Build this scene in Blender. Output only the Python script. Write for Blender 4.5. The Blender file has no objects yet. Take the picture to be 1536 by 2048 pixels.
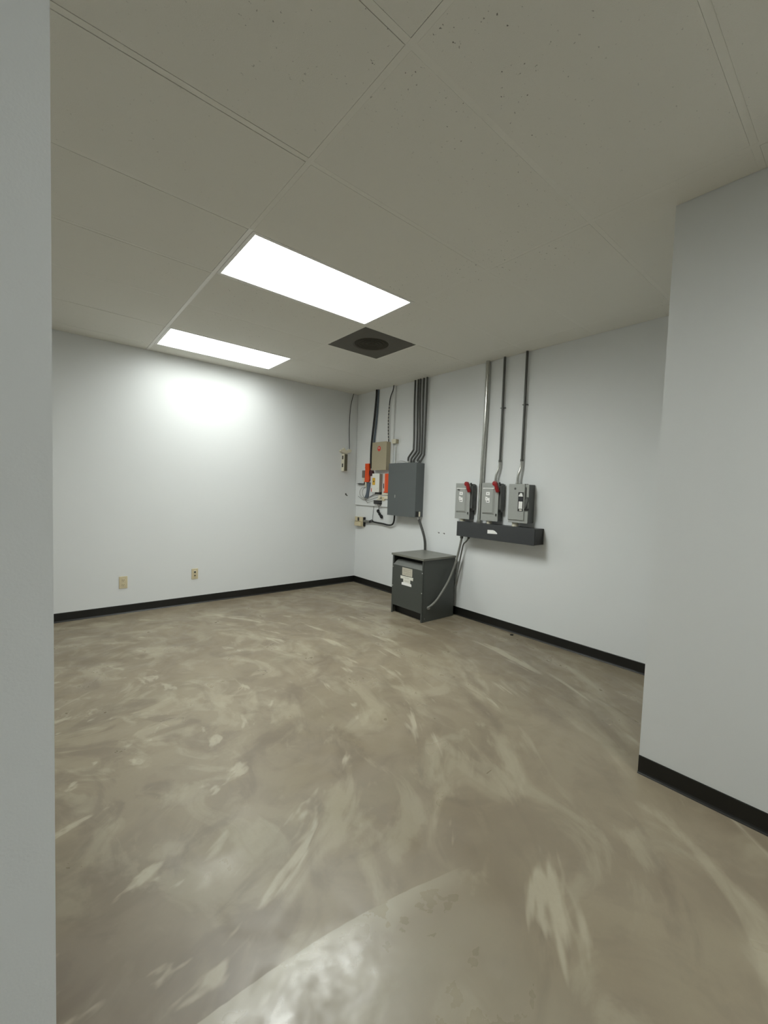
import bpy, bmesh, math, random
from mathutils import Vector, Matrix
random.seed(7)
S = bpy.context.scene
COL = S.collection
H = 2.70                      # ceiling height
XB = 0.0; YA = 0.0            # right wall plane x=0, far wall plane y=0
XC, YC = -1.302, -4.212       # corner of the near right wall
XL = -3.56                    # end of the near left wall
XW, YS = -5.0, -8.8           # hidden left wall, wall behind the camera
GX, GY, T = -2.694, -0.242, 0.61   # ceiling grid origin and module

# ------------------------------------------------------------------ materials
def new_mat(name):
    m = bpy.data.materials.new(name); m.use_nodes = True
    nt = m.node_tree; b = nt.nodes['Principled BSDF']
    return m, nt, b

def plain(name, rgb, rough=.5, metal=0., var=.04, scale=40., bump=0., bscale=200., spec=.5):
    m, nt, b = new_mat(name)
    N, L = nt.nodes, nt.links
    tc = N.new('ShaderNodeTexCoord')
    no = N.new('ShaderNodeTexNoise'); no.inputs['Scale'].default_value = scale; no.inputs['Detail'].default_value = 4
    L.new(tc.outputs['Object'], no.inputs['Vector'])
    mx = N.new('ShaderNodeMix'); mx.data_type = 'RGBA'
    mx.inputs[6].default_value = [c*(1-var) for c in rgb]+[1]
    mx.inputs[7].default_value = [min(1, c*(1+var)) for c in rgb]+[1]
    L.new(no.outputs['Fac'], mx.inputs[0]); L.new(mx.outputs[2], b.inputs['Base Color'])
    b.inputs['Roughness'].default_value = rough; b.inputs['Metallic'].default_value = metal
    b.inputs['Specular IOR Level'].default_value = spec
    if bump:
        n2 = N.new('ShaderNodeTexNoise'); n2.inputs['Scale'].default_value = bscale; n2.inputs['Detail'].default_value = 3
        L.new(tc.outputs['Object'], n2.inputs['Vector'])
        bp = N.new('ShaderNodeBump'); bp.inputs['Strength'].default_value = bump; bp.inputs['Distance'].default_value = .002
        L.new(n2.outputs['Fac'], bp.inputs['Height']); L.new(bp.outputs['Normal'], b.inputs['Normal'])
    return m

M = {}
M['wall'] = plain('wall_paint', (.745,.760,.760), .62, var=.012, scale=3, bump=.10, bscale=260, spec=.3)
M['board'] = plain('painted_plywood', (.755,.770,.768), .6, var=.02, scale=8, bump=.15, bscale=90, spec=.3)
M['vinyl'] = plain('black_vinyl', (.006,.006,.005), .42, var=.2, scale=20)
M['tee'] = plain('white_ceiling_tee', (.84,.83,.79), .5, var=.02)
M['teedull'] = plain('aged_ceiling_tee', (.76,.745,.68), .7, var=.03)
M['plenum'] = plain('plenum_dark', (.03,.03,.03), .9)
M['fixture'] = plain('fixture_white', (.78,.77,.73), .4, var=.01)
M['vent'] = plain('vent_bronze', (.090,.083,.064), .6, var=.10, scale=15)
M['ventdark'] = plain('vent_inner', (.050,.045,.034), .8, var=.2, spec=.2, scale=60)
M['dkgrey'] = plain('dark_grey_enamel', (.100,.112,.112), .42, var=.06, scale=60, bump=.06, bscale=400)
M['xfmr'] = plain('transformer_enamel', (.060,.066,.060), .45, var=.08, scale=50, bump=.06, bscale=400)
M['xfmr_top'] = plain('transformer_top', (.16,.16,.135), .38, var=.25, scale=9)
M['hood'] = plain('hood_enamel', (.115,.12,.11), .45, var=.06)
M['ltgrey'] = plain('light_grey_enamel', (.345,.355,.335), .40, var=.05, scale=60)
M['boxgrey'] = plain('shaded_box_grey', (.085,.089,.084), .45, var=.06, scale=60)  # enclosure grey darkened, shade of the box sides put into the colour
M['gutter'] = plain('wireway_enamel', (.042,.045,.048), .45, var=.06)
M['beige'] = plain('beige_enamel', (.40,.35,.24), .42, var=.05, scale=40)
M['ivory'] = plain('ivory_plastic', (.62,.54,.36), .35, var=.04)
M['cream'] = plain('cream_plastic', (.72,.68,.54), .35, var=.04)
M['white'] = plain('white_enamel', (.80,.80,.74), .4, var=.02)
M['paper'] = plain('paper_label', (.72,.71,.64), .6, var=.10, scale=60)
M['paperdirty'] = plain('worn_paper', (.50,.47,.39), .6, var=.22, scale=45)
M['stickerwhite'] = plain('white_sticker', (.85,.85,.83), .5, var=.02)
M['yellow'] = plain('yellow_label', (.72,.42,.03), .5, var=.05)
M['orange'] = plain('orange_plastic', (.80,.085,.012), .38, var=.04)
M['red'] = plain('red_enamel', (.66,.055,.030), .4, var=.05)
M['pinkwhite'] = plain('pale_strip', (.70,.56,.50), .5, var=.04)
M['redknob'] = plain('dark_red_plastic', (.26,.006,.008), .35, var=.1)
M['maroon'] = plain('maroon_plastic', (.06,.008,.012), .45, var=.1)
M['black'] = plain('black_rubber', (.008,.008,.008), .5, var=.2)
M['ink'] = plain('black_print', (.03,.03,.03), .6, var=.2)
M['blueribbon'] = plain('slate_cable', (.10,.125,.155), .5, var=.15, scale=50)
M['wiregrey'] = plain('grey_wire', (.30,.29,.26), .5, var=.15)
M['emt'] = plain('galvanised_conduit', (.50,.50,.47), .24, metal=.92, var=.12, scale=30)
M['emtdark'] = plain('dull_conduit', (.095,.095,.088), .42, metal=.55, var=.15, scale=30)
M['flexgrey'] = plain('grey_flexible_conduit', (.17,.17,.15), .42, var=.1, scale=60)
M['flexdark'] = plain('dark_flexible_conduit', (.055,.055,.05), .45, var=.1)
M['steel'] = plain('steel_fitting', (.62,.62,.60), .28, metal=.9, var=.08)
M['glass'] = plain('grey_window', (.05,.05,.055), .2, var=.1)
M['scuff'] = plain('plaster_hole', (.10,.095,.09), .9, var=.2)

def tile_mat():
    m, nt, b = new_mat('acoustic_tile')
    N, L = nt.nodes, nt.links
    tc = N.new('ShaderNodeTexCoord')
    n = N.new('ShaderNodeTexNoise'); n.inputs['Scale'].default_value = 1.1; n.inputs['Detail'].default_value = 5
    L.new(tc.outputs['Object'], n.inputs['Vector'])
    mx = N.new('ShaderNodeMix'); mx.data_type = 'RGBA'
    mx.inputs[6].default_value = (.74,.725,.66,1); mx.inputs[7].default_value = (.78,.765,.705,1)
    L.new(n.outputs['Fac'], mx.inputs[0])
    # pinholes and specks
    v = N.new('ShaderNodeTexNoise'); v.inputs['Scale'].default_value = 85; v.inputs['Detail'].default_value = 2
    L.new(tc.outputs['Object'], v.inputs['Vector'])
    r = N.new('ShaderNodeValToRGB'); r.color_ramp.elements[0].position = .70; r.color_ramp.elements[1].position = .78
    L.new(v.outputs['Fac'], r.inputs[0])
    # only some areas are speckled
    v2 = N.new('ShaderNodeTexNoise'); v2.inputs['Scale'].default_value = .8; v2.inputs['Detail'].default_value = 1
    L.new(tc.outputs['Object'], v2.inputs['Vector'])
    r2 = N.new('ShaderNodeMapRange'); r2.inputs[1].default_value = .42; r2.inputs[2].default_value = .62; r2.inputs[3].default_value=.1
    L.new(v2.outputs['Fac'], r2.inputs[0])
    mu = N.new('ShaderNodeMath'); mu.operation = 'MULTIPLY'
    L.new(r.outputs[0], mu.inputs[0]); L.new(r2.outputs[0], mu.inputs[1])
    mx2 = N.new('ShaderNodeMix'); mx2.data_type = 'RGBA'; mx2.inputs[7].default_value = (.10,.09,.07,1)
    L.new(mx.outputs[2], mx2.inputs[6]); L.new(mu.outputs[0], mx2.inputs[0])
    L.new(mx2.outputs[2], b.inputs['Base Color'])
    b.inputs['Roughness'].default_value = .9; b.inputs['Specular IOR Level'].default_value = .1
    f = N.new('ShaderNodeTexNoise'); f.inputs['Scale'].default_value = 300; f.inputs['Detail'].default_value = 2
    L.new(tc.outputs['Object'], f.inputs['Vector'])
    bp = N.new('ShaderNodeBump'); bp.inputs['Strength'].default_value = .35; bp.inputs['Distance'].default_value = .002
    L.new(f.outputs['Fac'], bp.inputs['Height']); L.new(bp.outputs['Normal'], b.inputs['Normal'])
    return m
M['tile'] = tile_mat()

def lamp_mat(LAMP):
    m, nt, b = new_mat('lit_acrylic_lens')
    b.inputs['Base Color'].default_value = (.8,.8,.8,1)
    b.inputs['Emission Color'].default_value = (.955,1.0,.965,1)
    # prismatic lens: luminance drops towards grazing angles
    N, L = nt.nodes, nt.links
    lw = N.new('ShaderNodeLayerWeight'); lw.inputs['Blend'].default_value = .5
    a = N.new('ShaderNodeMath'); a.operation = 'SUBTRACT'; a.inputs[0].default_value = 1; L.new(lw.outputs['Facing'], a.inputs[1])
    p = N.new('ShaderNodeMath'); p.operation = 'POWER'; p.inputs[1].default_value = .5; L.new(a.outputs[0], p.inputs[0])
    q = N.new('ShaderNodeMath'); q.operation = 'MULTIPLY'; q.inputs[1].default_value = LAMP; L.new(p.outputs[0], q.inputs[0])
    L.new(q.outputs[0], b.inputs['Emission Strength'])
    return m
M['lamp_main'] = lamp_mat(25.0)
M['lamp_far'] = lamp_mat(8.6)
M['lamp_rear'] = lamp_mat(18.5)

def floor_mat():
    m, nt, b = new_mat('trowelled_concrete')
    N, L = nt.nodes, nt.links
    tc = N.new('ShaderNodeTexCoord')
    def math_(op, a, c=None, clamp=False):
        n = N.new('ShaderNodeMath'); n.operation = op; n.use_clamp = clamp
        for i, v in enumerate((a, c)):
            if v is None: continue
            if isinstance(v, (int, float)): n.inputs[i].default_value = v
            else: L.new(v, n.inputs[i])
        return n.outputs[0]
    def noise(scale, detail=4, dist=0., mapping=None, rough=.55):
        n = N.new('ShaderNodeTexNoise'); n.inputs['Scale'].default_value = scale
        n.inputs['Detail'].default_value = detail; n.inputs['Distortion'].default_value = dist
        n.inputs['Roughness'].default_value = rough
        src = tc.outputs['Object']
        if mapping:
            mp = N.new('ShaderNodeMapping'); mp.inputs['Rotation'].default_value[2] = mapping[0]
            mp.inputs['Scale'].default_value = (mapping[1], mapping[2], 1); mp.inputs['Location'].default_value = (mapping[3], mapping[3]*.7, 0)
            L.new(src, mp.inputs['Vector']); src = mp.outputs[0]
        L.new(src, n.inputs['Vector'])
        return n.outputs['Fac']
    def rng(v, a, c, lo=0., hi=1.):
        n = N.new('ShaderNodeMapRange'); n.interpolation_type = 'SMOOTHSTEP'
        n.inputs[1].default_value = a; n.inputs[2].default_value = c; n.inputs[3].default_value = lo; n.inputs[4].default_value = hi
        L.new(v, n.inputs[0]); return n.outputs[0]
    def mix(f, a, c):
        n = N.new('ShaderNodeMix'); n.data_type = 'RGBA'
        if isinstance(f, float): n.inputs[0].default_value = f
        else: L.new(f, n.inputs[0])
        for i, v in ((6, a), (7, c)):
            if isinstance(v, tuple): n.inputs[i].default_value = v+(1,)
            else: L.new(v, n.inputs[i])
        return n.outputs[2]
    sep = N.new('ShaderNodeSeparateXYZ'); L.new(tc.outputs['Object'], sep.inputs[0])
    X, Y = sep.outputs[0], sep.outputs[1]
    dx = math_('ADD', X, 3.75); dy = math_('ADD', Y, 2.2)
    rad = math_('SQRT', math_('ADD', math_('MULTIPLY', dx, dx), math_('MULTIPLY', dy, dy)))
    ang = math_('ARCTAN2', dy, dx)
    def polar(kr, ka, detail, dist, off):
        cb = N.new('ShaderNodeCombineXYZ')
        L.new(math_('ADD', math_('MULTIPLY', rad, kr), off), cb.inputs[0]); L.new(math_('MULTIPLY', ang, ka), cb.inputs[1]); cb.inputs[2].default_value = off
        n = N.new('ShaderNodeTexNoise'); n.inputs['Scale'].default_value = 1.; n.inputs['Detail'].default_value = detail
        n.inputs['Distortion'].default_value = dist; n.inputs['Roughness'].default_value = .55
        L.new(cb.outputs[0], n.inputs['Vector']); return n.outputs['Fac']
    big = rng(noise(.9, 5, .6), .36, .64)
    c = mix(big, (.205,.168,.116), (.245,.206,.144))
    blot = rng(noise(3.2, 4, 1.4, (0, 1, 1, 3.1)), .42, .66)
    c = mix(math_('MULTIPLY', blot, .34), c, (.155,.124,.086))
    # trowel smears, two directions
    s1 = rng(polar(4.2, 3.6, 4, .9, 5.3), .52, .66)
    s2 = rng(polar(2.6, 4.2, 5, 1.4, 9.1), .53, .64)
    c = mix(math_('MULTIPLY', s1, .42), c, (.370,.330,.240))
    c = mix(math_('MULTIPLY', s2, .38), c, (.350,.315,.230))
    s3 = rng(polar(9.5, 4.6, 3, .3, 2.4), .61, .70)
    s4 = rng(polar(3.4, 3.4, 5, 1.1, 14.7), .50, .66)
    c = mix(math_('MULTIPLY', s4, .55), c, (.148,.117,.082))
    near_shade = math_('MULTIPLY', rng(X, -2.9, -3.6), rng(math_('ADD', Y, noise(3, 4)), -2.1, -3.2))  # painted shade: floor colour darkens towards the near left
    c = mix(math_('MULTIPLY', near_shade, .60), c, (.110,.086,.066))
    c = mix(math_('MULTIPLY', s3, .50), c, (.45,.41,.31))
    fine = noise(70, 3)
    c = mix(math_('MULTIPLY', rng(fine, .35, .75), .07), c, (.15,.127,.095))
    # pour edge of the slab: ahead of a curved line the concrete is greyer
    t = math_('ADD', X, 3.27)
    seam = math_('SUBTRACT', math_('MULTIPLY', math_('MULTIPLY', t, t), -.17), 3.885)
    wob = math_('MULTIPLY', math_('SUBTRACT', noise(7, 3), .5), .020)
    d = math_('SUBTRACT', math_('ADD', seam, wob), Y)          # >0 on the camera's side
    side = rng(d, 0., .004)
    fade = rng(X, -2.36, -2.62, 0., 1.)
    near = math_('MULTIPLY', math_('MULTIPLY', side, rng(d, .10, 0.)), fade)
    grey = math_('MULTIPLY', math_('MULTIPLY', side, fade), .38)
    c = mix(grey, c, (.275,.248,.190))
    c = mix(math_('MULTIPLY', near, .42), c, (.40,.37,.285))
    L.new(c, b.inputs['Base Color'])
    ro = math_('ADD', rng(noise(4.5, 4, 1.0, (0, 1, 1, 7.7)), .3, .7, .30, .50), math_('MULTIPLY', s1, -.06))
    ro = math_('SUBTRACT', ro, math_('MULTIPLY', math_('MULTIPLY', side, fade), math_('MULTIPLY', rng(noise(20, 5, .2), .25, .75), .15)))
    L.new(ro, b.inputs['Roughness'])
    b.inputs['Specular IOR Level'].default_value = .5
    hgt = math_('ADD', math_('MULTIPLY', noise(7, 5, 0.), .8), math_('MULTIPLY', noise(60, 2), .03))
    bp = N.new('ShaderNodeBump'); bp.inputs['Strength'].default_value = .20; bp.inputs['Distance'].default_value = .006
    L.new(hgt, bp.inputs['Height']); L.new(bp.outputs['Normal'], b.inputs['Normal'])
    return m
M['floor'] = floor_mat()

# ------------------------------------------------------------------ mesh helpers (all coordinates in metres, world)
class MB:
    def __init__(self): self.bm = bmesh.new()
    def box(self, a, b, bev=0., seg=2):
        lo = [min(a[i], b[i]) for i in range(3)]; hi = [max(a[i], b[i]) for i in range(3)]
        r = bmesh.ops.create_cube(self.bm, size=1)
        vs = r['verts']
        for v in vs:
            for i in range(3): v.co[i] = (lo[i]+hi[i])/2 + v.co[i]*(hi[i]-lo[i])
        if bev:
            es = {e for v in vs for e in v.link_edges}
            bmesh.ops.bevel(self.bm, geom=list(es), offset=bev, segments=seg, profile=.5, affect='EDGES')
        return self
    def prism(self, pts, axis, a, b):
        """polygon pts in the two other axes, extruded along axis from a to b"""
        def mk(p, h):
            c = [0,0,0]; k = [i for i in range(3) if i != axis]
            c[k[0]], c[k[1]] = p; c[axis] = h; return c
        v0 = [self.bm.verts.new(mk(p, a)) for p in pts]; v1 = [self.bm.verts.new(mk(p, b)) for p in pts]
        n = len(pts)
        self.bm.faces.new(v0); self.bm.faces.new(v1[::-1])
        for i in range(n): self.bm.faces.new((v0[i], v1[i], v1[(i+1)%n], v0[(i+1)%n]))
        bmesh.ops.recalc_face_normals(self.bm, faces=self.bm.faces[:])
        return self
    def lathe(self, c, axis, prof, n=24):
        """prof = [(h, r)] along +axis from point c"""
        rings = []
        k = [i for i in range(3) if i != axis]
        for h, r in prof:
            ring = []
            for j in range(n):
                t = 2*math.pi*j/n; p = list(c); p[axis] += h
                p[k[0]] += r*math.cos(t); p[k[1]] += r*math.sin(t); ring.append(self.bm.verts.new(p))
            rings.append(ring)
        for a, b in zip(rings, rings[1:]):
            for j in range(n): self.bm.faces.new((a[j], a[(j+1)%n], b[(j+1)%n], b[j]))
        self.bm.faces.new(rings[0]); self.bm.faces.new(rings[-1][::-1])
        bmesh.ops.recalc_face_normals(self.bm, faces=self.bm.faces[:])
        return self
    def tube(self, pts, r, n=10, smooth=True, sub=8, ribs=0.):
        P = [Vector(p) for p in pts]
        if smooth and len(P) > 2:
            Q = []
            for i in range(len(P)-1):
                p0 = P[i-1] if i else P[0]*2-P[1]; p1, p2 = P[i], P[i+1]
                p3 = P[i+2] if i+2 < len(P) else P[-1]*2-P[-2]
                for j in range(sub):
                    t = j/sub
                    Q.append(.5*((2*p1)+(p2-p0)*t+(2*p0-5*p1+4*p2-p3)*t*t+(3*p1-p0-3*p2+p3)*t**3))
            Q.append(P[-1]); P = Q
        if ribs:                       # resample for a corrugated sheath
            Q = [P[0]]; step = ribs/2
            for a, b in zip(P, P[1:]):
                k = max(1, int((b-a).length/step))
                for j in range(1, k+1): Q.append(a.lerp(b, j/k))
            P = Q
        up = Vector((0,0,1)); rings = []
        d0 = (P[1]-P[0]).normalized()
        nrm = d0.orthogonal().normalized()
        for i, p in enumerate(P):
            d = ((P[min(i+1, len(P)-1)]-P[max(i-1, 0)])).normalized()
            nrm = (nrm - d*nrm.dot(d)).normalized(); bi = d.cross(nrm)
            rr = r*(1.0 if not ribs else (1.0 if i % 2 else .86))
            rings.append([self.bm.verts.new(p+nrm*rr*math.cos(2*math.pi*j/n)+bi*rr*math.sin(2*math.pi*j/n)) for j in range(n)])
        for a, b in zip(rings, rings[1:]):
            for j in range(n): self.bm.faces.new((a[j], a[(j+1)%n], b[(j+1)%n], b[j]))
        self.bm.faces.new(rings[0][::-1]); self.bm.faces.new(rings[-1])
        bmesh.ops.recalc_face_normals(self.bm, faces=self.bm.faces[:])
        return self

def part(name, mb, mat, parent, label=None, smooth=False):
    o = make(name, mb, mat, parent, smooth)
    if label: o['label'] = label
    return o

ORI = {}
def make(name, mb, mat, parent=None, smooth=False, origin=None):
    bm = mb.bm
    if parent is not None: org = ORI[parent]
    else:
        if origin is None:
            xs = [v.co for v in bm.verts]
            origin = ((min(c.x for c in xs)+max(c.x for c in xs))/2, (min(c.y for c in xs)+max(c.y for c in xs))/2, min(c.z for c in xs))
        org = Vector(origin)
    for v in bm.verts: v.co -= org
    me = bpy.data.meshes.new(name); bm.to_mesh(me); bm.free()
    me.materials.append(M[mat] if isinstance(mat, str) else mat)
    if smooth:
        for p in me.polygons: p.use_smooth = True
        try: me.set_sharp_from_angle(angle=math.radians(40))
        except Exception: pass
    o = bpy.data.objects.new(name, me); COL.objects.link(o)
    if parent is not None: o.parent = parent
    else: o.location = org
    ORI[o] = org
    return o

def thing(name, label, cat, loc, group=None):
    o = bpy.data.objects.new(name, None); COL.objects.link(o)
    o.location = loc; o.empty_display_size = .05; ORI[o] = Vector(loc)
    o['label'] = label; o['category'] = cat
    if group: o['group'] = group
    return o
def tag(o, label, cat, group=None, kind=None):
    o['label'] = label; o['category'] = cat
    if group: o['group'] = group
    if kind: o['kind'] = kind
    return o
def struct(name, mb, mat, label=None):
    o = make(name, mb, mat, origin=(0,0,0)); o['kind'] = 'structure'
    if label: o['label'] = label; 
    return o

# ------------------------------------------------------------------ the room
TH = .12
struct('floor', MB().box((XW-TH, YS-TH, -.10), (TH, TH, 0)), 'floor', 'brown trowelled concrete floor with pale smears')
struct('wall_far', MB().box((XW-TH, 0, 0), (TH, TH, H+.12)), 'wall', 'pale blue-grey far wall with two outlets')
struct('wall_right', MB().box((0, YC, 0), (TH, 0, H+.12)), 'wall', 'pale grey right wall carrying the electrical boxes')
struct('wall_near_right', MB().box((XC, YS, 0), (TH, YC, H+.12)), 'wall', 'pale grey wall projecting at the right edge')
struct('wall_near_left', MB().box((XW, YC, 0), (XL, YC+.12, H+.12)), 'wall', 'grey wall end at the left edge')
struct('wall_left', MB().box((XW-TH, YS-TH, 0), (XW, 0, H+.12)), 'wall')
struct('wall_behind', MB().box((XW, YS-TH, 0), (XC, YS, H+.12)), 'wall')

# vinyl cove base: profile with a small toe
def cove(name, p, q, nrm):
    """runs from p to q (2-D); nrm = direction into the room"""
    bh, th, toe = .088, .004, .012
    prof = [(0,0),(toe,0),(toe,.002),(th+.003,.007),(th,.014),(th,bh-.003),(th-.002,bh),(0,bh)]
    mb = MB(); bm = mb.bm
    v = []
    for pt in (p, q):
        v.append([bm.verts.new((pt[0]+nrm[0]*a, pt[1]+nrm[1]*a, z)) for a, z in prof])
    n = len(prof)
    for i in range(n): bm.faces.new((v[0][i], v[1][i], v[1][(i+1)%n], v[0][(i+1)%n]))
    bm.faces.new(v[0]); bm.faces.new(v[1][::-1])
    bmesh.ops.recalc_face_normals(bm, faces=bm.faces[:])
    return struct(name, mb, 'vinyl', 'black vinyl cove base')
cove('baseboard_far', (XW, 0), (-.004, 0), (0,-1))
cove('baseboard_right', (0, -.002), (0, YC+.002), (-1,0))
cove('baseboard_near_right', (XC, YS), (XC, YC), (-1,0))
cove('baseboard_near_left', (XW, YC), (XL, YC), (0,-1))
cove('baseboard_left', (XW, YC+.12), (XW, 0), (1,0))

# ceiling: plenum deck, lay-in tiles with reveals, and the tee grid
LIGHTS = [(0,0),(0,3)]        # (column, row) of the 2 x 4 ft light fixtures
REAR = (0,9)                  # fixture behind the camera
VENT = (1,2)
cl = MB()
cols = range(-3, 4)
def clip(x0, x1, lo, hi): return max(x0, lo), min(x1, hi)
def add_tile(x0, x1, y0, y1):
    g = .0121
    j = lambda: random.uniform(.0006, .0032) if x1 <= GX+.01 else random.uniform(0, .0006)
    dz = random.uniform(-.0008, .0010)
    for (rx0, rx1, ry0, ry1) in ((XW, XB-.002, YC, 0), (XW, XC-.002, YS, YC)):
        a, b = clip(x0+g+j(), x1-g-j(), rx0+.001, rx1); c, d = clip(y0+g+j(), y1-g-j(), ry0, ry1-(.001 if ry1 == 0 else 0))
        if b-a > .01 and d-c > .01: cl.box((a, c, H+dz), (b, d, H+.02))
for r in range(-1, 15):
    yb, yt = GY-T*(r+1), GY-T*r
    for c in cols:
        xa, xb = GX+2*T*c, GX+2*T*(c+1)
        if (c, r) in LIGHTS or (c, r) == REAR: continue
        if (c, r) == VENT: xa += T
        add_tile(xa, xb, yb, yt)
cl.box((XW, YS, H+.03), (0, 0, H+.05))
o = struct('ceiling', cl, 'tile', 'off-white lay-in acoustic tile ceiling')
te = MB()
w = .012
for r in range(0, 15):
    y = GY-T*r
    x1 = -.001 if y > YC else XC-.001
    if y > YS: te.box((XW+.001, y-w, H+.0008), (x1, y+w, H+.008))
for c in range(-2, 4):
    x = GX+2*T*c
    if x < -.01 and c != 0: te.box((x-w, (YC if x > XC else YS)+.001, H+.0006), (x+w, -.001, H+.0075))
te.box((GX+3*T-w, GY-3*T, H+.0006), (GX+3*T+w, GY-2*T, H+.0075))
te.box((GX-w, YS+.001, H+.0006), (GX+w, GY-4*T-.001, H+.0075))
struct('trim_3', MB().box((GX-w, GY-4*T, H+.0002), (GX+w, -.001, H+.0075)), 'tee', 'white main runner along the left ends of the lights')
struct('trim_1', te, 'teedull', 'white suspended ceiling grid')
an = MB()
an.box((XW+.001, -.020, H+.0042), (-.001, -.001, H+.0082)); an.box((-.020, YC+.001, H+.0042), (-.001, -.021, H+.0082))
struct('trim_2', an, 'teedull', 'wall angle around the ceiling')

# light fixtures
def light(c, r, label, lamp, half=False):
    x0, x1 = GX+2*T*c+.013, GX+2*T*(c+1)-.013; y1, y0 = GY-T*r-.013, GY-T*(r+1)+.013
    if half: x0 = x1+.013-T+.013
    t = thing('ceiling_light', label, 'light', ((x0+x1)/2, (y0+y1)/2, H), 'recessed ceiling lights')
    f = MB(); b = .022; z0, z1 = H-.001, H+.036
    f.box((x0, y0, z0), (x0+b, y1, z1)); f.box((x1-b, y0, z0), (x1, y1, z1))
    f.box((x0+b, y0, z0), (x1-b, y0+b, z1)); f.box((x0+b, y1-b, z0), (x1-b, y1, z1))
    f.box((x0, y0, z1), (x1, y1, z1+.004))
    part('frame', f, 'fixture', t)
    part('diffuser', MB().box((x0+b, y0+b, H+.022), (x1-b, y1-b, H+.026)), lamp, t, 'glowing white diffuser panel')
light(0, 3, 'long lit white ceiling panel nearer the camera, touching the vent corner', 'lamp_main')
light(0, 0, 'lit white ceiling panel close above the far wall', 'lamp_far')
light(0, 9, 'lit ceiling panel behind the camera, out of the photograph', 'lamp_rear')

# ceiling vent
vx0, vx1, vy0, vy1 = GX+2*T+.013, GX+3*T-.013, GY-3*T+.013, GY-2*T-.013
vcx, vcy = (vx0+vx1)/2, (vy0+vy1)/2
t = thing('ceiling_vent', 'dark square ceiling vent with round centre beside the larger light', 'vent', (vcx, vcy, H))
mb = MB()
# square plate with a round opening
n = 48; bm = mb.bm; outer = []; inner = []; lip = []
hs = (vx1-vx0)/2
for j in range(n):
    a = 2*math.pi*j/n; ca, sa = math.cos(a), math.sin(a); k = hs/max(abs(ca), abs(sa))
    outer.append(bm.verts.new((vcx+k*ca, vcy+k*sa, H-.001)))
    inner.append(bm.verts.new((vcx+.172*ca, vcy+.172*sa, H-.001))); lip.append(bm.verts.new((vcx+.160*ca, vcy+.160*sa, H+.004)))
for j in range(n):
    q = (j+1)%n
    bm.faces.new((outer[j], outer[q], inner[q], inner[j])); bm.faces.new((inner[j], inner[q], lip[q], lip[j]))
mb.box((vx0, vy0, H+.022), (vx1, vy1, H+.026))
part('face_plate', mb, 'vent', t)
part('cone_plate', MB().lathe((vcx, vcy, H+.003), 2, [(0, .001), (0, .158), (.003, .159), (.003, .001)], 40), 'ventdark', t)
for r0 in (.140, .104, .068):
    rm = MB(); rm.lathe((vcx, vcy, H-.001), 2, [(.0045, r0-.016), (.001, r0-.004), (0, r0), (.0045, r0+.001)], 40)
    part('cone_ring', rm, 'ventdark', t, smooth=True)
part('centre_disc', MB().lathe((vcx, vcy, H-.001), 2, [(0, .001), (.0, .030), (.004, .034), (.0045, .001)], 32), 'ventdark', t)

# ------------------------------------------------------------------ far wall: outlets, terminal block, cable
def outlet(x, z, w_, h_, label, kind):
    t = thing('wall_outlet', label, 'outlet', (x, 0, z-h_/2), 'outlets on the far wall')
    part('cover_plate', MB().box((x-w_/2, -.007, z-h_/2), (x+w_/2, 0, z+h_/2), .003), 'ivory', t)
    for s in (1, -1):
        zc = z+s*.024
        if kind == 'duplex':
            f = part('receptacle', MB().lathe((x, -.0095, zc), 1, [(0, .015), (.001, .0168), (.004, .0168)], 20), 'ivory', t)
            sl = MB()
            for q in (-.0065, .0065): sl.box((x+q-.0014, -.0101, zc-.003), (x+q+.0014, -.0092, zc+.006))
            sl.lathe((x, -.0101, zc-.009), 1, [(0, .0026), (.001, .0026)], 10)
            part('slot', sl, 'ink', f, 'dark socket slots')
    if kind == 'phone':
        f = part('jack', MB().box((x-.013, -.012, z+.008), (x+.013, -.006, z+.036), .002), 'cream', t)
        part('port', MB().box((x-.009, -.0128, z+.012), (x+.009, -.0118, z+.030)), 'ink', f)
        f = part('jack', MB().box((x-.010, -.011, z-.030), (x+.010, -.006, z-.004), .002), 'ivory', t)
        part('port', MB().box((x-.006, -.0118, z-.024), (x+.006, -.0108, z-.010)), 'ink', f)
    part('screw', MB().lathe((x, -.0088, z if kind == 'duplex' else z+.048), 1, [(0, .002), (.002, .003)], 10), 'steel', t)
outlet(-2.900, .322, .074, .124, 'ivory duplex outlet low on the far wall, the left and larger one', 'duplex')
outlet(-2.212, .340, .070, .118, 'ivory phone-style wall plate low on the far wall, the right one', 'phone')

t = thing('terminal_block', 'tall white terminal block with winged top bracket on the far wall by the corner', 'junction box', (-.255, 0, 1.60))
part('body', MB().box((-.278, -.062, 1.60), (-.222, 0, 1.842), .003), 'cream', t)
part('front_cover', MB().box((-.272, -.072, 1.606), (-.226, -.062, 1.836), .002), plain('olive_cover', (.10,.095,.06), .5), t, 'dark olive front cover')
for z in (1.655, 1.765): part('slot', MB().box((-.2805, -.045, z), (-.277, -.018, z+.05)), 'ink', t)
mb = MB().prism([(-.325,1.872),(-.30,1.858),(-.27,1.850),(-.215,1.852),(-.150,1.876),(-.145,1.905),(-.175,1.915),(-.205,1.890),(-.240,1.895),(-.265,1.925),(-.285,1.900),(-.32,1.890)], 1, -.05, -.004)
part('bracket', mb, 'cream', t)
mb = MB().tube([(-.160,-.02,1.90),(-.158,-.012,1.98),(-.166,-.010,2.15),(-.165,-.010,2.35),(-.157,-.012,2.50),(-.138,-.014,2.61),(-.112,-.016,2.70)], .0045, 8)
tag(make('signal_cable', mb, 'flexdark', smooth=True), 'thin dark cable running up the far wall to the ceiling corner', 'cable')
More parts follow.
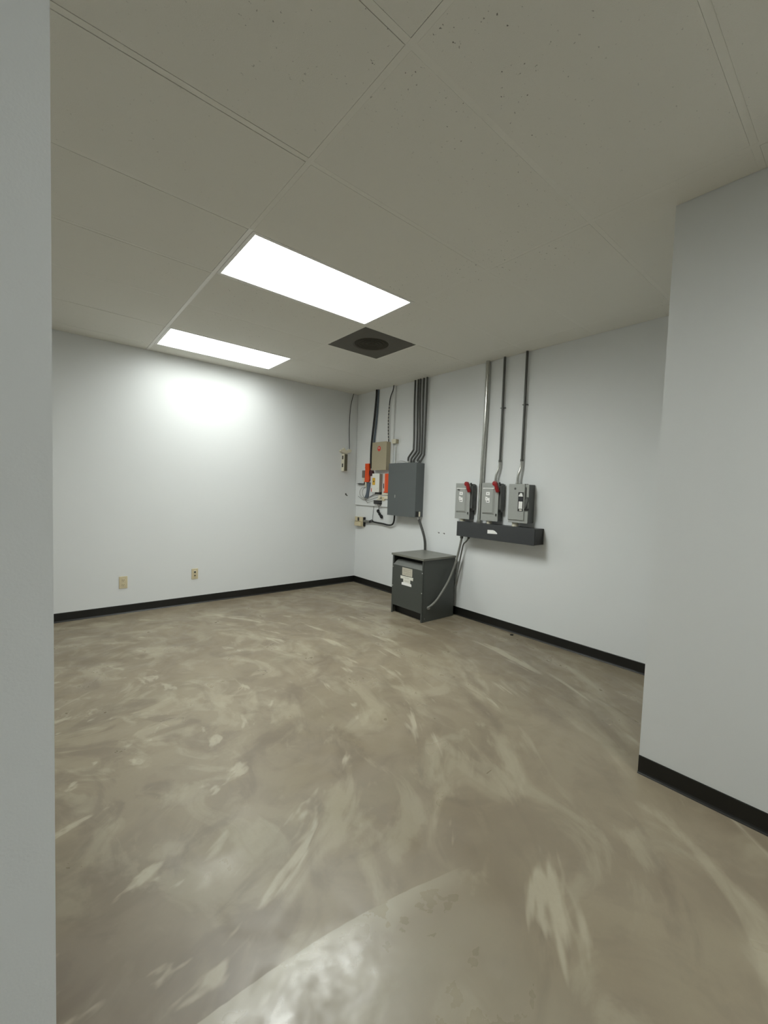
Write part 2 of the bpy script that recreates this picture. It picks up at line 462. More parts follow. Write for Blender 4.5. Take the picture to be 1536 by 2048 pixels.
mb = MB().prism([(-.200,1.287),(-.186,1.293),(-.172,1.270),(-.158,1.262),(-.162,1.250),(-.182,1.258),(-.198,1.268)], 1, -.004, 0)
tag(make('plaster_gouge', mb, 'scuff'), 'small dark gouge in the far wall under the white terminal block', 'mark')

# ------------------------------------------------------------------ right wall, plywood board and signal equipment
BX = -.025
tag(make('backboard', MB().box((BX, -.800, 1.130), (-.0005, -.006, 2.699), .001), 'board'), 'painted plywood board on the right wall behind the alarm boxes', 'board')

# beige alarm cabinet
t = thing('alarm_cabinet', 'beige metal alarm cabinet with round red emblem', 'cabinet', (0, -.61, 1.615))
part('cabinet_body', MB().box((-.090, -.758, 1.617), (BX, -.463, 1.981), .003), 'beige', t)
d = part('door', MB().box((-.098, -.762, 1.613), (-.090, -.459, 1.985), .002), 'beige', t)
part('emblem', MB().lathe((-.0995, -.610, 1.897), 0, [(0, .033), (.0015, .034)], 28), 'red', d, 'round red emblem with pale centre')
part('emblem_centre', MB().prism([(-.627,1.900),(-.622,1.912),(-.610,1.917),(-.598,1.912),(-.593,1.900),(-.600,1.895),(-.610,1.899),(-.620,1.895)], 0, -.1005, -.0985), 'pinkwhite', d)
# small junction box right of it
t = thing('junction_box', 'small beige junction box at the top right of the beige cabinet', 'junction box', (0, -.845, 1.955))
part('box_body', MB().box((-.050, -.882, 1.956), (0, -.808, 2.008), .002), 'beige', t)
part('cover', MB().box((-.053, -.884, 1.954), (-.050, -.806, 2.010), .001), 'cream', t)
part('screw', MB().lathe((-.055, -.845, 1.982), 0, [(0, .002), (.002, .003)], 10), 'steel', t)
mb = MB().tube([(-.030,-.868,1.957),(-.030,-.868,1.78),(-.034,-.868,1.72),(-.045,-.885,1.690)], .0065, 10)
tag(make('conduit', mb, 'emt', smooth=True), 'thin conduit from the small beige junction box down to the grey panel', 'conduit')

# white box with yellow label
t = thing('control_box', 'white box with yellow label under the beige cabinet', 'box', (0, -.54, 1.322))
part('box_body', MB().box((-.078, -.613, 1.324), (BX, -.464, 1.568), .002), plain('taupe_side', (.30,.26,.215), .5), t, 'taupe box sides')
c = part('cover', MB().box((-.083, -.616, 1.321), (-.078, -.461, 1.571), .0015), 'white', t)
part('label', MB().box((-.0842, -.530, 1.417), (-.0825, -.470, 1.513), .0005), 'yellow', c, 'yellow warning label')
part('label_print', MB().prism([(-.516,1.455),(-.486,1.455),(-.501,1.482)], 0, -.0850, -.0838), 'ink', c)
part('screw', MB().lathe((-.086, -.583, 1.370), 0, [(0, .004), (.003, .005)], 10), 'steel', c)
tag(make('wire_clip', MB().box((-.050, -.425, 1.325), (BX, -.402, 1.374), .003), 'red'), 'small red clip at the lower left corner of the white box', 'clip')
# red box between the white box and the grey panel
t = thing('alarm_box', 'narrow red box between the white box and the large grey panel', 'box', (0, -.74, 1.33))
part('box_body', MB().box((-.055, -.820, 1.318), (BX, -.675, 1.570), .003), 'red', t)
part('side_strip', MB().box((-.058, -.706, 1.335), (-.050, -.672, 1.568), .002), 'pinkwhite', t, 'pale strip on the left edge')
part('cover', MB().box((-.066, -.816, 1.322), (-.055, -.708, 1.566), .003), 'orange', t)
part('latch', MB().box((-.060, -.690, 1.375), (-.054, -.674, 1.440), .001), 'maroon', t)

# orange device
t = thing('alarm_module', 'bright orange upright alarm module left of the beige cabinet', 'alarm', (0, -.30, 1.455))
part('housing', MB().prism([(-.262,1.712),(-.262,1.66),(-.266,1.63),(-.262,1.50),(-.256,1.457),(-.338,1.457),(-.346,1.50),(-.349,1.63),(-.344,1.66),(-.344,1.712)], 0, -.056, -.030), 'orange', t)
part('back_plate', MB().box((-.030, -.352, 1.470), (BX, -.256, 1.700), .002), 'maroon', t, 'maroon back part coloured as the shaded side')  # maroon stands in for the housing's side in shadow
part('collar', MB().box((-.0585, -.3495, 1.650), (-.030, -.2595, 1.662), .001), 'orange', t)
part('horn', MB().lathe((BX, -.385, 1.585), 0, [(-.030, .020), (-.026, .040), (0, .045)], 24), 'maroon', t, 'round maroon horn on the right side')
part('plug', MB().box((-.050, -.286, 1.387), (BX-.004, -.258, 1.457), .004), 'cream', t, 'cream plug underneath')
t = thing('mounting_lever', 'small grey metal bracket on the left of the orange module', 'bracket', (0, -.205, 1.43))
part('lever', MB().box((-.042, -.236, 1.518), (BX, -.174, 1.620), .004), plain('taupe_metal', (.20,.165,.14), .5), t)
part('clip', MB().prism([(-.180,1.516),(-.228,1.516),(-.232,1.470),(-.212,1.450),(-.190,1.480)], 0, -.036, BX), 'cream', t)
part('stem', MB().box((-.034, -.235, 1.432), (BX, -.215, 1.500), .003), 'black', t)
part('shelf_plate', MB().prism([(-.070,1.432),(-.140,1.438),(-.250,1.435),(-.254,1.424),(-.160,1.424)], 0, -.060, BX), 'black', t)

# slate ribbon cable and thin wires
mb = MB()
for k in range(5):
    o_ = k*.014
    mb.tube([(-.036,-.300-o_*1.10,1.452),(-.036,-.300-o_*.9,1.40),(-.036,-.292-o_*.75,1.32),(-.036,-.272-o_*1.0,1.27),(-.036,-.250-o_*1.2,1.238)], .008, 8)
tag(make('ribbon_cable', mb, 'blueribbon', smooth=True), 'wide slate-blue cable hanging below the orange module', 'cable')
WP = [
 ([(-.037,-.262,1.390),(-.037,-.171,1.374),(-.037,-.131,1.321),(-.037,-.151,1.259),(-.037,-.240,1.220),(-.037,-.318,1.167)], 'thin grey wire looping far left under the orange module'),
 ([(-.034,-.250,1.385),(-.034,-.200,1.352),(-.034,-.190,1.290),(-.034,-.230,1.235),(-.034,-.290,1.196)], 'thin grey wire in a tight inner loop under the orange module'),
 ([(-.040,-.099,1.252),(-.040,-.179,1.223),(-.040,-.257,1.206),(-.040,-.323,1.229),(-.040,-.404,1.262),(-.040,-.499,1.290)], 'thin grey wire rising from the board corner to the white box'),
 ([(-.036,-.239,1.231),(-.036,-.324,1.208),(-.036,-.438,1.233),(-.036,-.552,1.262)], 'thin grey wire crossing to the round cream connector'),
 ([(-.040,-.266,1.206),(-.040,-.326,1.178),(-.040,-.391,1.191),(-.040,-.470,1.208)], 'thin grey wire sagging lowest to the black adapters'),
 ([(-.044,-.300,1.245),(-.044,-.404,1.267),(-.044,-.482,1.300),(-.044,-.520,1.325)], 'dark thin wire slanting up into the bottom of the white box')]
for i, (p, lb) in enumerate(WP):
    tag(make('signal_wire', MB().tube(p, .0028, 6), 'flexdark' if i in (5, 2) else 'wiregrey', smooth=True), lb, 'wire', 'signal wires on the board')
t = thing('round_connector', 'round cream connector below the white box', 'connector', (0, -.597, 1.236))
part('body', MB().lathe((BX, -.597, 1.260), 0, [(-.038, .015), (-.034, .024), (0, .024)], 20), 'cream', t, smooth=True)
part('base', MB().box((-.040, -.625, 1.214), (BX, -.520, 1.234), .003), 'cream', t)
t = thing('terminal_strip', 'cream terminal modules below the narrow red box', 'terminal', (0, -.70, 1.24))
part('upper_module', MB().box((-.050, -.790, 1.290), (BX, -.640, 1.322), .003), 'cream', t)
part('lower_module', MB().box((-.048, -.790, 1.236), (BX, -.688, 1.280), .003), 'cream', t)
part('side_module', MB().box((-.040, -.684, 1.212), (BX, -.630, 1.262), .003), 'ivory', t)
tag(make('cable_clamp', MB().box((-.060, -.610, 1.296), (BX, -.500, 1.320), .004), 'black'), 'dark clamp directly under the white box', 'clamp')
for k, lb in ((0, 'black power adapter above its twin, on the board under the cream connector'), (1, 'black power adapter below its twin, at the board bottom edge')):
    t = thing('power_adapter', lb, 'adapter', (0, -.545, 1.163+.025*(1-k)), 'black power adapters')
    z0 = 1.189 if k == 0 else 1.163
    part('body', MB().box((-.055, -.617, z0), (BX, -.473, z0+.0225), .003), 'black', t)
    part('rim', MB().box((-.0565, -.615, z0+.0215), (BX-.002, -.475, z0+.0235), .0005), 'wiregrey', t)
tag(make('plug_block', MB().box((-.045, -.600, 1.140), (BX, -.540, 1.162), .003), plain('grey_plug', (.25,.24,.22), .5), ), 'small grey plug under the black adapters', 'plug')

# bundled black cord hanging from the plug
t = thing('cord_bundle', 'bundled black cord in a dog-bone shape under the board', 'cord', (-.02, -.57, .97))
mb = MB()
a, b = Vector((-.022, -.530, 1.070)), Vector((-.022, -.612, .992))
dirv = (b-a).normalized(); per = Vector((0, -dirv.z, dirv.y))
for k in range(5):
    s = .022-.0035*k; off = Vector((-.006*(k % 3)+.006, 0, 0))
    L_ = [a-dirv*s*.9, a+per*s+dirv*.004, a+per*.009+dirv*.035, b+per*.009-dirv*.035, b+per*s-dirv*.004, b+dirv*s*.9, b-per*s-dirv*.004, b-per*.009-dirv*.035, a-per*.009+dirv*.035, a-per*s+dirv*.004, a-dirv*s*.9]
    mb.tube([p+off for p in L_], .0045, 6, sub=5)
part('cord', mb, 'black', t, smooth=True)
mid = (a+b)/2
part('twist_tie', MB().tube([mid+per*.016-dirv*.002, mid-per*.016+dirv*.002], .012, 8), 'black', t)
mb = MB().tube([(-.030,-.556,1.150),(-.026,-.560,1.118),(-.020,-.548,1.088)], .004, 6)
part('lead', mb, 'flexdark', t, smooth=True)
mb = MB().tube([(-.012,-.428,1.165),(-.012,-.428,1.13),(-.010,-.421,1.076),(-.012,-.411,.954),(-.020,-.420,.930)], .003, 6)
tag(make('low_voltage_wire', mb, 'flexdark', smooth=True), 'thin dark wire dropping from the board edge to the black hose', 'wire')

# black cable bundle from the ceiling, left
mb = MB()
P0 = [(-.045,-.444,2.70),(-.045,-.440,2.60),(-.045,-.413,2.34),(-.045,-.378,2.08),(-.045,-.362,1.90),(-.044,-.364,1.72),(-.042,-.376,1.645)]
for dx, dy, sp in ((0,0,0),(.008,-.006,0),(-.008,-.010,0),(0,-.016,0),(.006,.008,0)):
    mb.tube([(p[0]+dx*.8, p[1]+dy, p[2]) for p in P0], .0068, 8)
tag(make('cable_bundle', mb, 'black', smooth=True), 'thick black cable bundle dropping from the ceiling behind the orange module', 'cable')
mb = MB()
for k in range(3):
    mb.tube([(-.036,-.474-.006*k,2.70),(-.036,-.470-.007*k,2.55),(-.036,-.448-.010*k,2.30),(-.036,-.414-.012*k,2.05),(-.036,-.412-.010*k,1.995)], .005, 6)
tag(make('cable_bundle', mb, 'blueribbon', smooth=True), 'thinner grey cable group along the right of the black bundle', 'cable')
# armoured cable with spiral bands
P0 = [(-.045,-.802,2.70),(-.045,-.790,2.64),(-.045,-.741,2.55),(-.045,-.722,2.42),(-.045,-.716,2.28),(-.045,-.722,2.12),(-.047,-.738,1.985)]
t = thing('armoured_cable', 'black and white banded cable dropping into the beige cabinet', 'cable', (-.045, -.74, 1.985))
part('sheath', MB().tube(P0, .0066, 8, ribs=.012), 'black', t, smooth=True)
for k in range(15):
    z = 2.02+.042*k
    pts = None
    for p, q in zip(P0, P0[1:]):
        if q[2] <= z <= p[2]:
            u = (z-q[2])/(p[2]-q[2]); pts = [q[i]+(p[i]-q[i])*u for i in range(3)]
    if pts and k < 11: part('band', MB().lathe((pts[0], pts[1]-.001, pts[2]), 2, [(0, .0082), (.008, .0082)], 10), 'cream', t, 'pale band')

# corner receptacle with plugged-in adapter
t = thing('corner_receptacle', 'beige receptacle box with adapter low in the room corner', 'outlet', (0, -.125, .826))
part('box_body', MB().box((-.030, -.222, .826), (0, -.034, .960), .003), 'ivory', t)
c = part('cover', MB().box((-.040, -.218, .898), (-.030, -.036, .962), .002), 'ivory', t)
part('slot', MB().box((-.0415, -.140, .905), (-.039, -.102, .952)), 'ink', c)
c = part('adapter', MB().box((-.058, -.200, .832), (-.030, -.050, .892), .004), 'ivory', t)
part('side_hub', MB().box((-.034, -.244, .835), (-.004, -.222, .962), .003), 'black', t, 'black right-hand side')
t = thing('hose_run', 'black flexible hose curving from the corner receptacle up into the grey panel', 'hose', (-.03, -.60, .89))
part('connector', MB().tube([(-.028,-.246,.908),(-.028,-.372,.908)], .019, 14), 'flexgrey', t, smooth=True)
part('hose', MB().tube([(-.028,-.360,.905),(-.030,-.437,.915),(-.030,-.500,.910),(-.030,-.659,.905),(-.040,-.772,.898),(-.036,-.840,.905),(-.044,-.885,.935),(-.050,-.905,.98),(-.055,-.915,1.045)], .0115, 12, ribs=.012), 'black', t, smooth=True)
part('loop', MB().tube([(-.040,-.372,.918),(-.040,-.430,.936),(-.040,-.458,.925),(-.040,-.475,.912)], .006, 8), 'black', t, smooth=True)

# large grey breaker panel
t = thing('electrical_panel', 'large dark grey breaker panel under five conduits', 'electrical panel', (0, -1.12, 1.04))
part('cabinet_body', MB().box((-.132, -1.366, 1.044), (0, -.870, 1.688), .003), 'dkgrey', t)
d = part('door', MB().box((-.140, -1.372, 1.040), (-.132, -.866, 1.692), .002), 'dkgrey', t)
part('door_latch', MB().box((-.146, -1.018, 1.262), (-.140, -1.002, 1.300), .002), 'steel', d, 'small chrome door latch')
part('knockout', MB().box((-.120, -1.3685, 1.046), (-.075, -1.3655, 1.112)), 'black', t, 'open knockout at the lower right side')
part('bushing', MB().tube([(-.062,-1.370,1.050),(-.062,-1.370,1.108)], .010, 10), 'cream', t, 'pale fitting by the knockout')

# five conduits with offset bends into the panel
top = [-1.178, -1.232, -1.268, -1.325, -1.380]
mid = [-1.190, -1.246, -1.288, -1.331, -1.377]
bot = [-1.120, -1.172, -1.216, -1.268, -1.322]
names = ['first and leftmost', 'second from the left', 'middle one', 'fourth from the left', 'rightmost']
for i in range(5):
    t = thing('conduit', 'narrow grey conduit from ceiling to large grey panel, %s of five' % names[i], 'conduit', (-.028, mid[i], 1.69), 'five conduits above the grey panel')
    zb = 1.86-.018*i
    pts = [(-.026,top[i],2.715),(-.026,top[i],2.40),(-.026,mid[i],2.05),(-.026,mid[i],zb+.02),(-.027,mid[i]+.006,zb-.01),(-.040,bot[i]-.008,zb-.085),(-.044,bot[i],zb-.11),(-.044,bot[i],1.690)]
    part('pipe', MB().tube(pts, .0112, 12, sub=5), 'emtdark', t, smooth=True)
    part('connector', MB().lathe((-.044, bot[i], 1.692), 2, [(0, .0165), (.012, .0165), (.012, .014), (.030, .014)], 14), 'steel' if i in (0, 3) else 'emtdark', t)
mb = MB()
mb.tube([(-.045,-.905,1.712),(-.045,-.98,1.728),(-.045,-1.05,1.720),(-.045,-1.118,1.705)], .0022, 6)
tag(make('ground_wire', mb, 'wiregrey', smooth=True), 'thin wire arching over the top of the grey panel, the upper one', 'wire')
tag(make('ground_wire', MB().tube([(-.052,-.930,1.700),(-.052,-1.00,1.712),(-.052,-1.06,1.710),(-.052,-1.105,1.700)], .0022, 6), 'wiregrey', smooth=True), 'thin wire arching over the top of the grey panel, the lower one', 'wire')

# conduit from panel bottom to transformer
t = thing('conduit', 'dark bent conduit from the grey panel bottom down behind the transformer', 'conduit', (-.05, -1.45, .60))
part('hose', MB().tube([(-.050,-1.352,1.043),(-.050,-1.362,1.00),(-.050,-1.388,.95),(-.050,-1.432,.865),(-.050,-1.462,.787),(-.050,-1.474,.70),(-.052,-1.474,.55)], .0155, 12, ribs=.014), 'flexdark', t, smooth=True)
part('connector', MB().lathe((-.050, -1.350, 1.043), 2, [(-.03, .020), (-.008, .020), (-.008, .024), (0, .024)], 14), 'emt', t)

# two anchor holes
for i, (y, z) in enumerate(((-1.640, .880), (-1.722, .879))):
    mb = MB().lathe((-.003, y, z), 0, [(0, .004), (.001, .0075), (.003, .008)], 12)
    mb.box((-.004, y+.002, z+.002), (0, y+.020, z+.006), .001)
    tag(make('wall_anchor', mb, 'scuff'), 'dark screw anchor left in the right wall above the transformer, the %s of two' % ('left' if i == 0 else 'right'), 'screw', 'wall anchors')

# ------------------------------------------------------------------ safety switches and wireway
def safety_switch(y0, y1, z0, z1, label, mark):
    """y0 > y1 ; front at x = -.093"""
    t = thing('safety_switch', label, 'safety switch', (0, (y0+y1)/2, z0), 'safety switches with red handles')
    F = -.093
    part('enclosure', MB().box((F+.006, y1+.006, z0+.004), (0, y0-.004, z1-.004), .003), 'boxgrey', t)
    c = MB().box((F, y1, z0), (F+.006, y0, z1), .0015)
    # embossed pan of the cover
    pt, pb, pl, pr = z1-.050, z0+.066, y0-.020, y1+.040
    bm = c.bm; h = .013
    base = [(pl, pt), (pl, pb), (pr, pb), (pr, pt)]
    ins = [(pl-.006, pt-.010), (pl-.006, pb+.016), (pr+.018, pb+.020), (pr+.018, pt-.010)]
    v0 = [bm.verts.new((F, *p)) for p in base]; v1 = [bm.verts.new((F-h, *p)) for p in ins]
    for k in range(4): bm.faces.new((v0[k], v0[(k+1)%4], v1[(k+1)%4], v1[k]))
    bm.faces.new(v1)
    bmesh.ops.recalc_face_normals(bm, faces=bm.faces[:])
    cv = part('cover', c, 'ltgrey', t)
    part('top_highlight', MB().box((F-.014, pr+.004, pt-.009), (F, pl-.002, pt-.002), .002), 'stickerwhite', cv, 'white lip painting a highlight across the cover')  # white strip paints the highlight line at the pan top
    part('upper_seam', MB().box((F-.003, pr+.004, z1-.034), (F, y0-.012, z1-.030), .001), 'ltgrey', cv)
    lab = MB().box((F-h-.001, pl-.088, z1-.124), (F-h+.001, pl-.044, z1-.091), .0005)
    part('label', lab, 'stickerwhite', cv)
    part('label_print', MB().lathe((F-h-.0018, pl-.066, z1-.107), 0, [(0, .005), (.001, .005)], 10), 'ink', cv)
    lab = MB().prism([(pl-.038, z1-.138), (pl-.060, z1-.141), (pl-.066, z1-.150), (pl-.089, z1-.150), (pl-.089, z1-.198), (pl-.048, z1-.196), (pl-.048, z1-.176), (pl-.038, z1-.174)], 0, F-h-.001, F-h+.001)
    part('label', lab, 'stickerwhite', cv)
    pm = MB().box((F-h-.0018, pl-.080, z1-.187), (F-h, pl-.056, z1-.180)); pm.lathe((F-h-.0018, pl-.053, z1-.160), 0, [(0, .004), (.001, .004)], 8)
    part('label_print', pm, 'ink', cv)
    part('cover_latch', MB().box((F-.010, y1+.012, z0+.052), (F, y1+.024, z0+.078), .003), 'boxgrey', cv, 'dark latch at the lower right')
    if mark: part('warning_print', MB().prism([(pl-.014, z1-.062), (pl-.052, z1-.068), (pl-.046, z1-.078), (pl-.020, z1-.076)], 0, F-h-.001, F-h+.001), 'ink', cv)
    # operating mechanism bulging on the right-hand side
    mech = MB().prism([(F+.012, z1-.030), (F+.050, z1-.012), (-.020, z1-.012), (-.020, z0+.110), (F+.038, z0+.090), (F+.012, z0+.120)], 1, y1-.022, y1+.006)
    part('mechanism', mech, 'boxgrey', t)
    h_ = MB().tube([(F-.010, y1+.002, z1-.088), (F-.020, y1+.008, z1-.060), (F-.024, y1+.018, z1-.024), (F-.024, y1+.026, z1-.002)], .0185, 12)
    h_.lathe((F-.042, y1+.030, z1-.006), 0, [(0, .012), (.004, .023), (.028, .023), (.034, .014)], 16)
    part('handle', h_, 'redknob', t, 'dark red operating handle', smooth=True)
    part('handle_stop', MB().lathe((F+.004, y1-.004, z1-.012), 2, [(0, .008), (.018, .008)], 10), 'black', t)
    part('nipple', MB().lathe((F+.045, y0-.075, 1.048), 2, [(0, .026), (z0-1.044, .026)], 18), 'cream', t, 'pale threaded nipple at the bottom')
safety_switch(-1.944, -2.139, 1.074, 1.452, 'grey safety switch with red handle, leftmost on the long dark wireway', True)
safety_switch(-2.286, -2.488, 1.078, 1.459, 'grey safety switch with red handle, between the big pipe and the breaker switch', False)

t = thing('breaker_switch', 'light grey breaker enclosure without red handle, rightmost above the wireway', 'circuit breaker box', (0, -2.72, 1.09))
F = -.112
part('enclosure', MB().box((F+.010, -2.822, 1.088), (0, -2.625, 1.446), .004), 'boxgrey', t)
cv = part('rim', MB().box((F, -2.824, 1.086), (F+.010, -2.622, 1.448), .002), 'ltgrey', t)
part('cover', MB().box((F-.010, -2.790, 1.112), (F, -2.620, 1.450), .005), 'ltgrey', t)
part('mark', MB().lathe((F-.0112, -2.690, 1.406), 0, [(0, .012), (.0012, .012)], 5), 'boxgrey', t, 'small embossed emblem')
wd = part('breaker_window', MB().box((F-.0115, -2.780, 1.196), (F-.0095, -2.726, 1.374)), 'black', t, 'black breaker opening')
part('window_label', MB().box((F-.0135, -2.774, 1.220), (F-.011, -2.734, 1.288), .001), 'stickerwhite', wd)
part('toggle', MB().prism([(-2.740,1.352),(-2.748,1.366),(-2.766,1.366),(-2.776,1.340),(-2.776,1.334),(-2.734,1.334),(-2.734,1.342)], 0, F-.018, F-.011), 'stickerwhite', wd, 'pale breaker toggle')
part('plate', MB().box((F-.0125, -2.776, 1.296), (F-.011, -2.732, 1.326)), 'glass', wd)
part('clip', MB().box((F-.0125, -2.770, 1.202), (F-.011, -2.742, 1.214)), 'paper', wd)
part('lever', MB().prism([(-2.796,1.232),(-2.810,1.228),(-2.822,1.262),(-2.832,1.300),(-2.828,1.330),(-2.818,1.330),(-2.806,1.290),(-2.798,1.262)], 0, F-.026, F-.002), 'boxgrey', t, 'side lever')
part('lever_base', MB().box((F-.014, -2.834, 1.206), (F+.006, -2.794, 1.226), .003), 'black', t)
part('hinge', MB().tube([(F-.006,-2.797,1.30),(F-.006,-2.797,1.42)], .005, 8), 'boxgrey', t)
part('top_hub', MB().box((F+.010, -2.800, 1.446), (F+.030, -2.770, 1.452)), 'black', t)
part('nipple', MB().lathe((F+.050, -2.668, 1.048), 2, [(0, .030), (.044, .030)], 18), 'cream', t, 'pale nipple at the bottom')

t = thing('wireway', 'long dark grey horizontal wireway under the three switch boxes', 'wireway', (0, -2.48, .895))
part('trough', MB().box((-.152, -2.926, .900), (0, -2.036, 1.046), .002), 'gutter', t)
c = part('front_cover', MB().box((-.157, -2.930, .896), (-.152, -2.033, 1.050), .001), 'gutter', t)
part('sticker', MB().prism([(-2.425,.994),(-2.490,.997),(-2.512,.990),(-2.538,.972),(-2.538,.963),(-2.425,.958)], 0, -.1582, -.1568), 'stickerwhite', c, 'white sticker with a cut corner')
part('cover_seam', MB().box((-.1580, -2.930, .9235), (-.1570, -2.033, .9250)), 'gutter', c)
part('end_cap', MB().box((-.153, -2.932, .900), (-.001, -2.926, 1.046), .001), 'vinyl', t, 'black end plate')

# pipes above the switches
t = thing('conduit', 'thick bright conduit from the ceiling passing between the red-handled switches', 'conduit', (-.030, -2.222, 1.05), 'three pipes above the switches')
part('pipe', MB().tube([(-.030,-2.246,2.715),(-.030,-2.246,2.2),(-.030,-2.238,1.8),(-.030,-2.230,1.4),(-.030,-2.226,1.055)], .0215, 18), 'emt', t, smooth=True)
part('locknut', MB().lathe((-.030, -2.226, 1.046), 2, [(0, .029), (.012, .029), (.012, .026), (.030, .026)], 16), 'emt', t)
for nm, pts, lb in (('a', [(-.026,-2.440,2.715),(-.026,-2.440,1.68),(-.028,-2.438,1.62),(-.042,-2.418,1.545),(-.046,-2.414,1.50),(-.046,-2.414,1.455)], 'thin conduit from the ceiling into the middle switch box'),
                    ('b', [(-.026,-2.684,2.715),(-.026,-2.684,1.68),(-.028,-2.682,1.62),(-.044,-2.668,1.545),(-.048,-2.664,1.50),(-.048,-2.664,1.450)], 'thin conduit from the ceiling into the rightmost breaker enclosure')):
    t = thing('conduit', lb, 'conduit', pts[-1], 'three pipes above the switches')
    part('upper_pipe', MB().tube(pts[:2], .0115, 14), 'emtdark', t, smooth=True)
    part('lower_pipe', MB().tube(pts[1:], .0135, 14), 'emt', t, smooth=True)
    part('coupling', MB().lathe((pts[1][0], pts[1][1], 1.668), 2, [(0, .0150), (.022, .0150)], 14), 'emtdark', t)
    part('connector', MB().lathe((pts[-1][0], pts[-1][1], pts[-1][2]), 2, [(0, .020), (.012, .020), (.012, .016), (.03, .016)], 14), 'emt', t)
    part('strap', MB().box((-.030, pts[1][1]-.024, 2.20), (0, pts[1][1]+.024, 2.207), .001), 'emtdark', t)

# ------------------------------------------------------------------ transformer
tx0, tx1, ty0, ty1 = -.547, -.060, -1.470, -1.951     # front, back, left side, right side
t = thing('transformer', 'dark grey floor transformer cabinet with white labels against the right wall', 'transformer', ((tx0+tx1)/2, (ty0+ty1)/2, 0))
mb = MB(); w_ = .022
for y in (ty0, ty1):                     # side panels reaching the floor as legs in front
    s = 1 if y == ty0 else -1
    mb.box((tx0, y, 0), (tx1, y-s*.004, .642), .001)
    mb.box((tx0, y, 0), (tx0+.004, y-s*w_, .642))
mb.box((tx1-.004, ty1, .02), (tx1, ty0, .642))
mb.box((tx0+.03, ty1+.01, .10), (tx1-.01, ty0-.01, .50))      # core inside
part('frame', mb, 'xfmr', t)
part('front_panel', MB().box((tx0-.003, ty1+w_*.5, .094), (tx0+.003, ty0-w_*.5, .541), .001), 'xfmr', t)
# angled hood deflector under the vent slot
hd = MB(); bm = hd.bm
ya, yb = ty0-w_*.9, ty1+w_*.9
A = [bm.verts.new(c) for c in ((tx0-.004, ya, .541), (tx0-.004, yb, .541), (tx0+.042, yb, .603), (tx0+.042, ya-.028, .603))]
B = [bm.verts.new((v.co.x+.003, v.co.y, v.co.z-.003)) for v in A]
bm.faces.new(A); bm.faces.new(B[::-1])
for i in range(4): bm.faces.new((A[i], B[i], B[(i+1)%4], A[(i+1)%4]))
bmesh.ops.recalc_face_normals(bm, faces=bm.faces[:])
part('hood', hd, 'hood', t, 'angled grey hood below the top slot')
part('vent_void', MB().box((tx0+.10, ty1+.006, .50), (tx1-.01, ty0-.006, .64)), 'black', t)
part('lid', MB().box((tx0-.012, ty1-.008, .642), (tx1+.004, ty0+.012, .664), .003), 'xfmr_top', t, 'worn olive-grey lid')
PF = tx0-.003
part('nameplate', MB().box((PF-.0015, -1.790, .446), (PF, -1.634, .530)), 'paperdirty', t, 'worn beige nameplate')
pr = MB(); 
for z, a_, b_ in ((.512,-1.65,-1.77),(.500,-1.65,-1.74),(.488,-1.66,-1.775),(.470,-1.69,-1.76),(.460,-1.66,-1.72)): pr.box((PF-.0019, b_, z), (PF-.0014, a_, z+.0025))
part('nameplate_print', pr, plain('faded_print', (.28,.25,.20), .6), t)
part('label', MB().prism([(-1.609,.437),(-1.806,.441),(-1.804,.408),(-1.764,.410),(-1.763,.368),(-1.657,.371),(-1.655,.407),(-1.611,.405)], 0, PF-.0014, PF), 'paper', t, 'white paper label with tabs')
part('label', MB().prism([(-1.648,.371),(-1.770,.371),(-1.783,.364),(-1.784,.341),(-1.633,.341),(-1.632,.364)], 0, PF-.0022, PF-.0006), 'stickerwhite', t, 'bright white lower label')
pr = MB()
for z, a_, b_ in ((.425,-1.66,-1.75),(.416,-1.68,-1.74),(.392,-1.67,-1.75),(.384,-1.67,-1.74)): pr.box((PF-.0018, b_, z), (PF-.0013, a_, z+.002))
part('label_print', pr, 'wiregrey', t)
for y, z in ((-1.484,.515),(-1.484,.305),(-1.937,.512),(-1.937,.306)):
    part('screw', MB().lathe((PF-.003, y, z), 0, [(0, .004), (.003, .006)], 10), 'steel', t)
for z in (.066, .016): part('screw', MB().lathe((-.508, ty1-.003, z+.02), 1, [(0, .004), (.003, .006)], 8), 'emtdark', t)
part('toe_recess', MB().box((tx0+.06, ty1+.005, .001), (tx0+.064, ty0-.005, .092)), 'black', t, 'black opening at the foot')

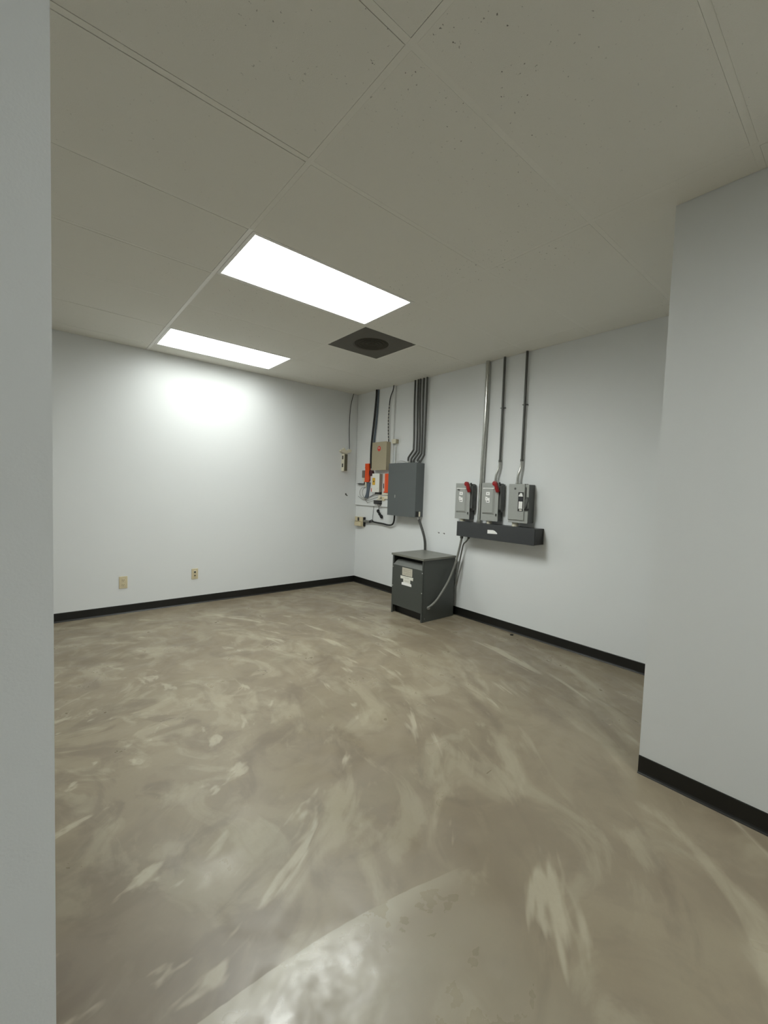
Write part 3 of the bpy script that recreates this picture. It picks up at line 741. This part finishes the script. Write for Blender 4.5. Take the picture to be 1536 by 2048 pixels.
# flexible conduits from the wireway to the transformer
t = thing('flexible_conduit', 'grey flexible conduit curving from the wireway to the transformer side', 'conduit', (-.3, -1.99, .15))
part('hose', MB().tube([(-.105,-2.062,.897),(-.104,-2.060,.86),(-.112,-2.035,.72),(-.140,-2.012,.57),(-.222,-1.996,.398),(-.345,-1.982,.242),(-.420,-1.970,.178),(-.462,-1.953,.150)], .0125, 12, ribs=.012), 'flexgrey', t, smooth=True)
part('fitting', MB().lathe((-.466, -1.953, .146), 1, [(-.020, .013), (-.008, .013), (-.008, .017), (.002, .017)], 14), 'steel', t, 'bright end fitting')
part('connector', MB().lathe((-.105, -2.062, .896), 2, [(-.028, .017), (0, .017)], 14), 'emtdark', t)
t = thing('flexible_conduit', 'thinner grey conduit from the wireway running down behind the transformer', 'conduit', (-.04, -2.02, .35))
part('hose', MB().tube([(-.100,-2.150,.897),(-.098,-2.145,.872),(-.080,-2.105,.838),(-.062,-2.055,.80),(-.055,-2.030,.72),(-.040,-1.990,.58),(-.032,-1.965,.48),(-.030,-1.940,.34)], .0085, 10, ribs=.010), 'flexgrey', t, smooth=True)
part('connector', MB().lathe((-.100, -2.150, .896), 2, [(-.022, .013), (0, .013)], 12), 'emtdark', t)

mb = MB().prism([(-.090,-2.690),(-.060,-2.686),(-.054,-2.704),(-.072,-2.716),(-.088,-2.708)], 2, 0, .006)
tag(make('rubber_scrap', mb, 'black'), 'tiny black scrap on the floor beside the right baseboard', 'debris')

# ------------------------------------------------------------------ world, camera, view
W = bpy.data.worlds.new('World'); S.world = W; W.use_nodes = True
W.node_tree.nodes['Background'].inputs[0].default_value = (.02,.02,.02,1)
W.node_tree.nodes['Background'].inputs[1].default_value = .3

cam = bpy.data.cameras.new('Camera'); co = bpy.data.objects.new('Camera', cam); COL.objects.link(co)
cam.sensor_fit = 'VERTICAL'; cam.sensor_height = 36.; cam.lens = 36.*831.86/2048
cam.clip_start = .02
R = Matrix(((0.7669417441,0.0065296651,-0.6416835081),(-0.6408054389,0.0610643028,-0.7652708934),(0.0341869935,0.9981124758,0.0510170078)))
co.matrix_world = Matrix.Translation((-3.577,-4.903,1.3445)) @ R.to_4x4()
S.camera = co
S.view_settings.view_transform = 'Standard'; S.view_settings.look = 'None'
S.view_settings.exposure = 0.55; S.view_settings.gamma = 1.0
S.view_settings.use_curve_mapping = False
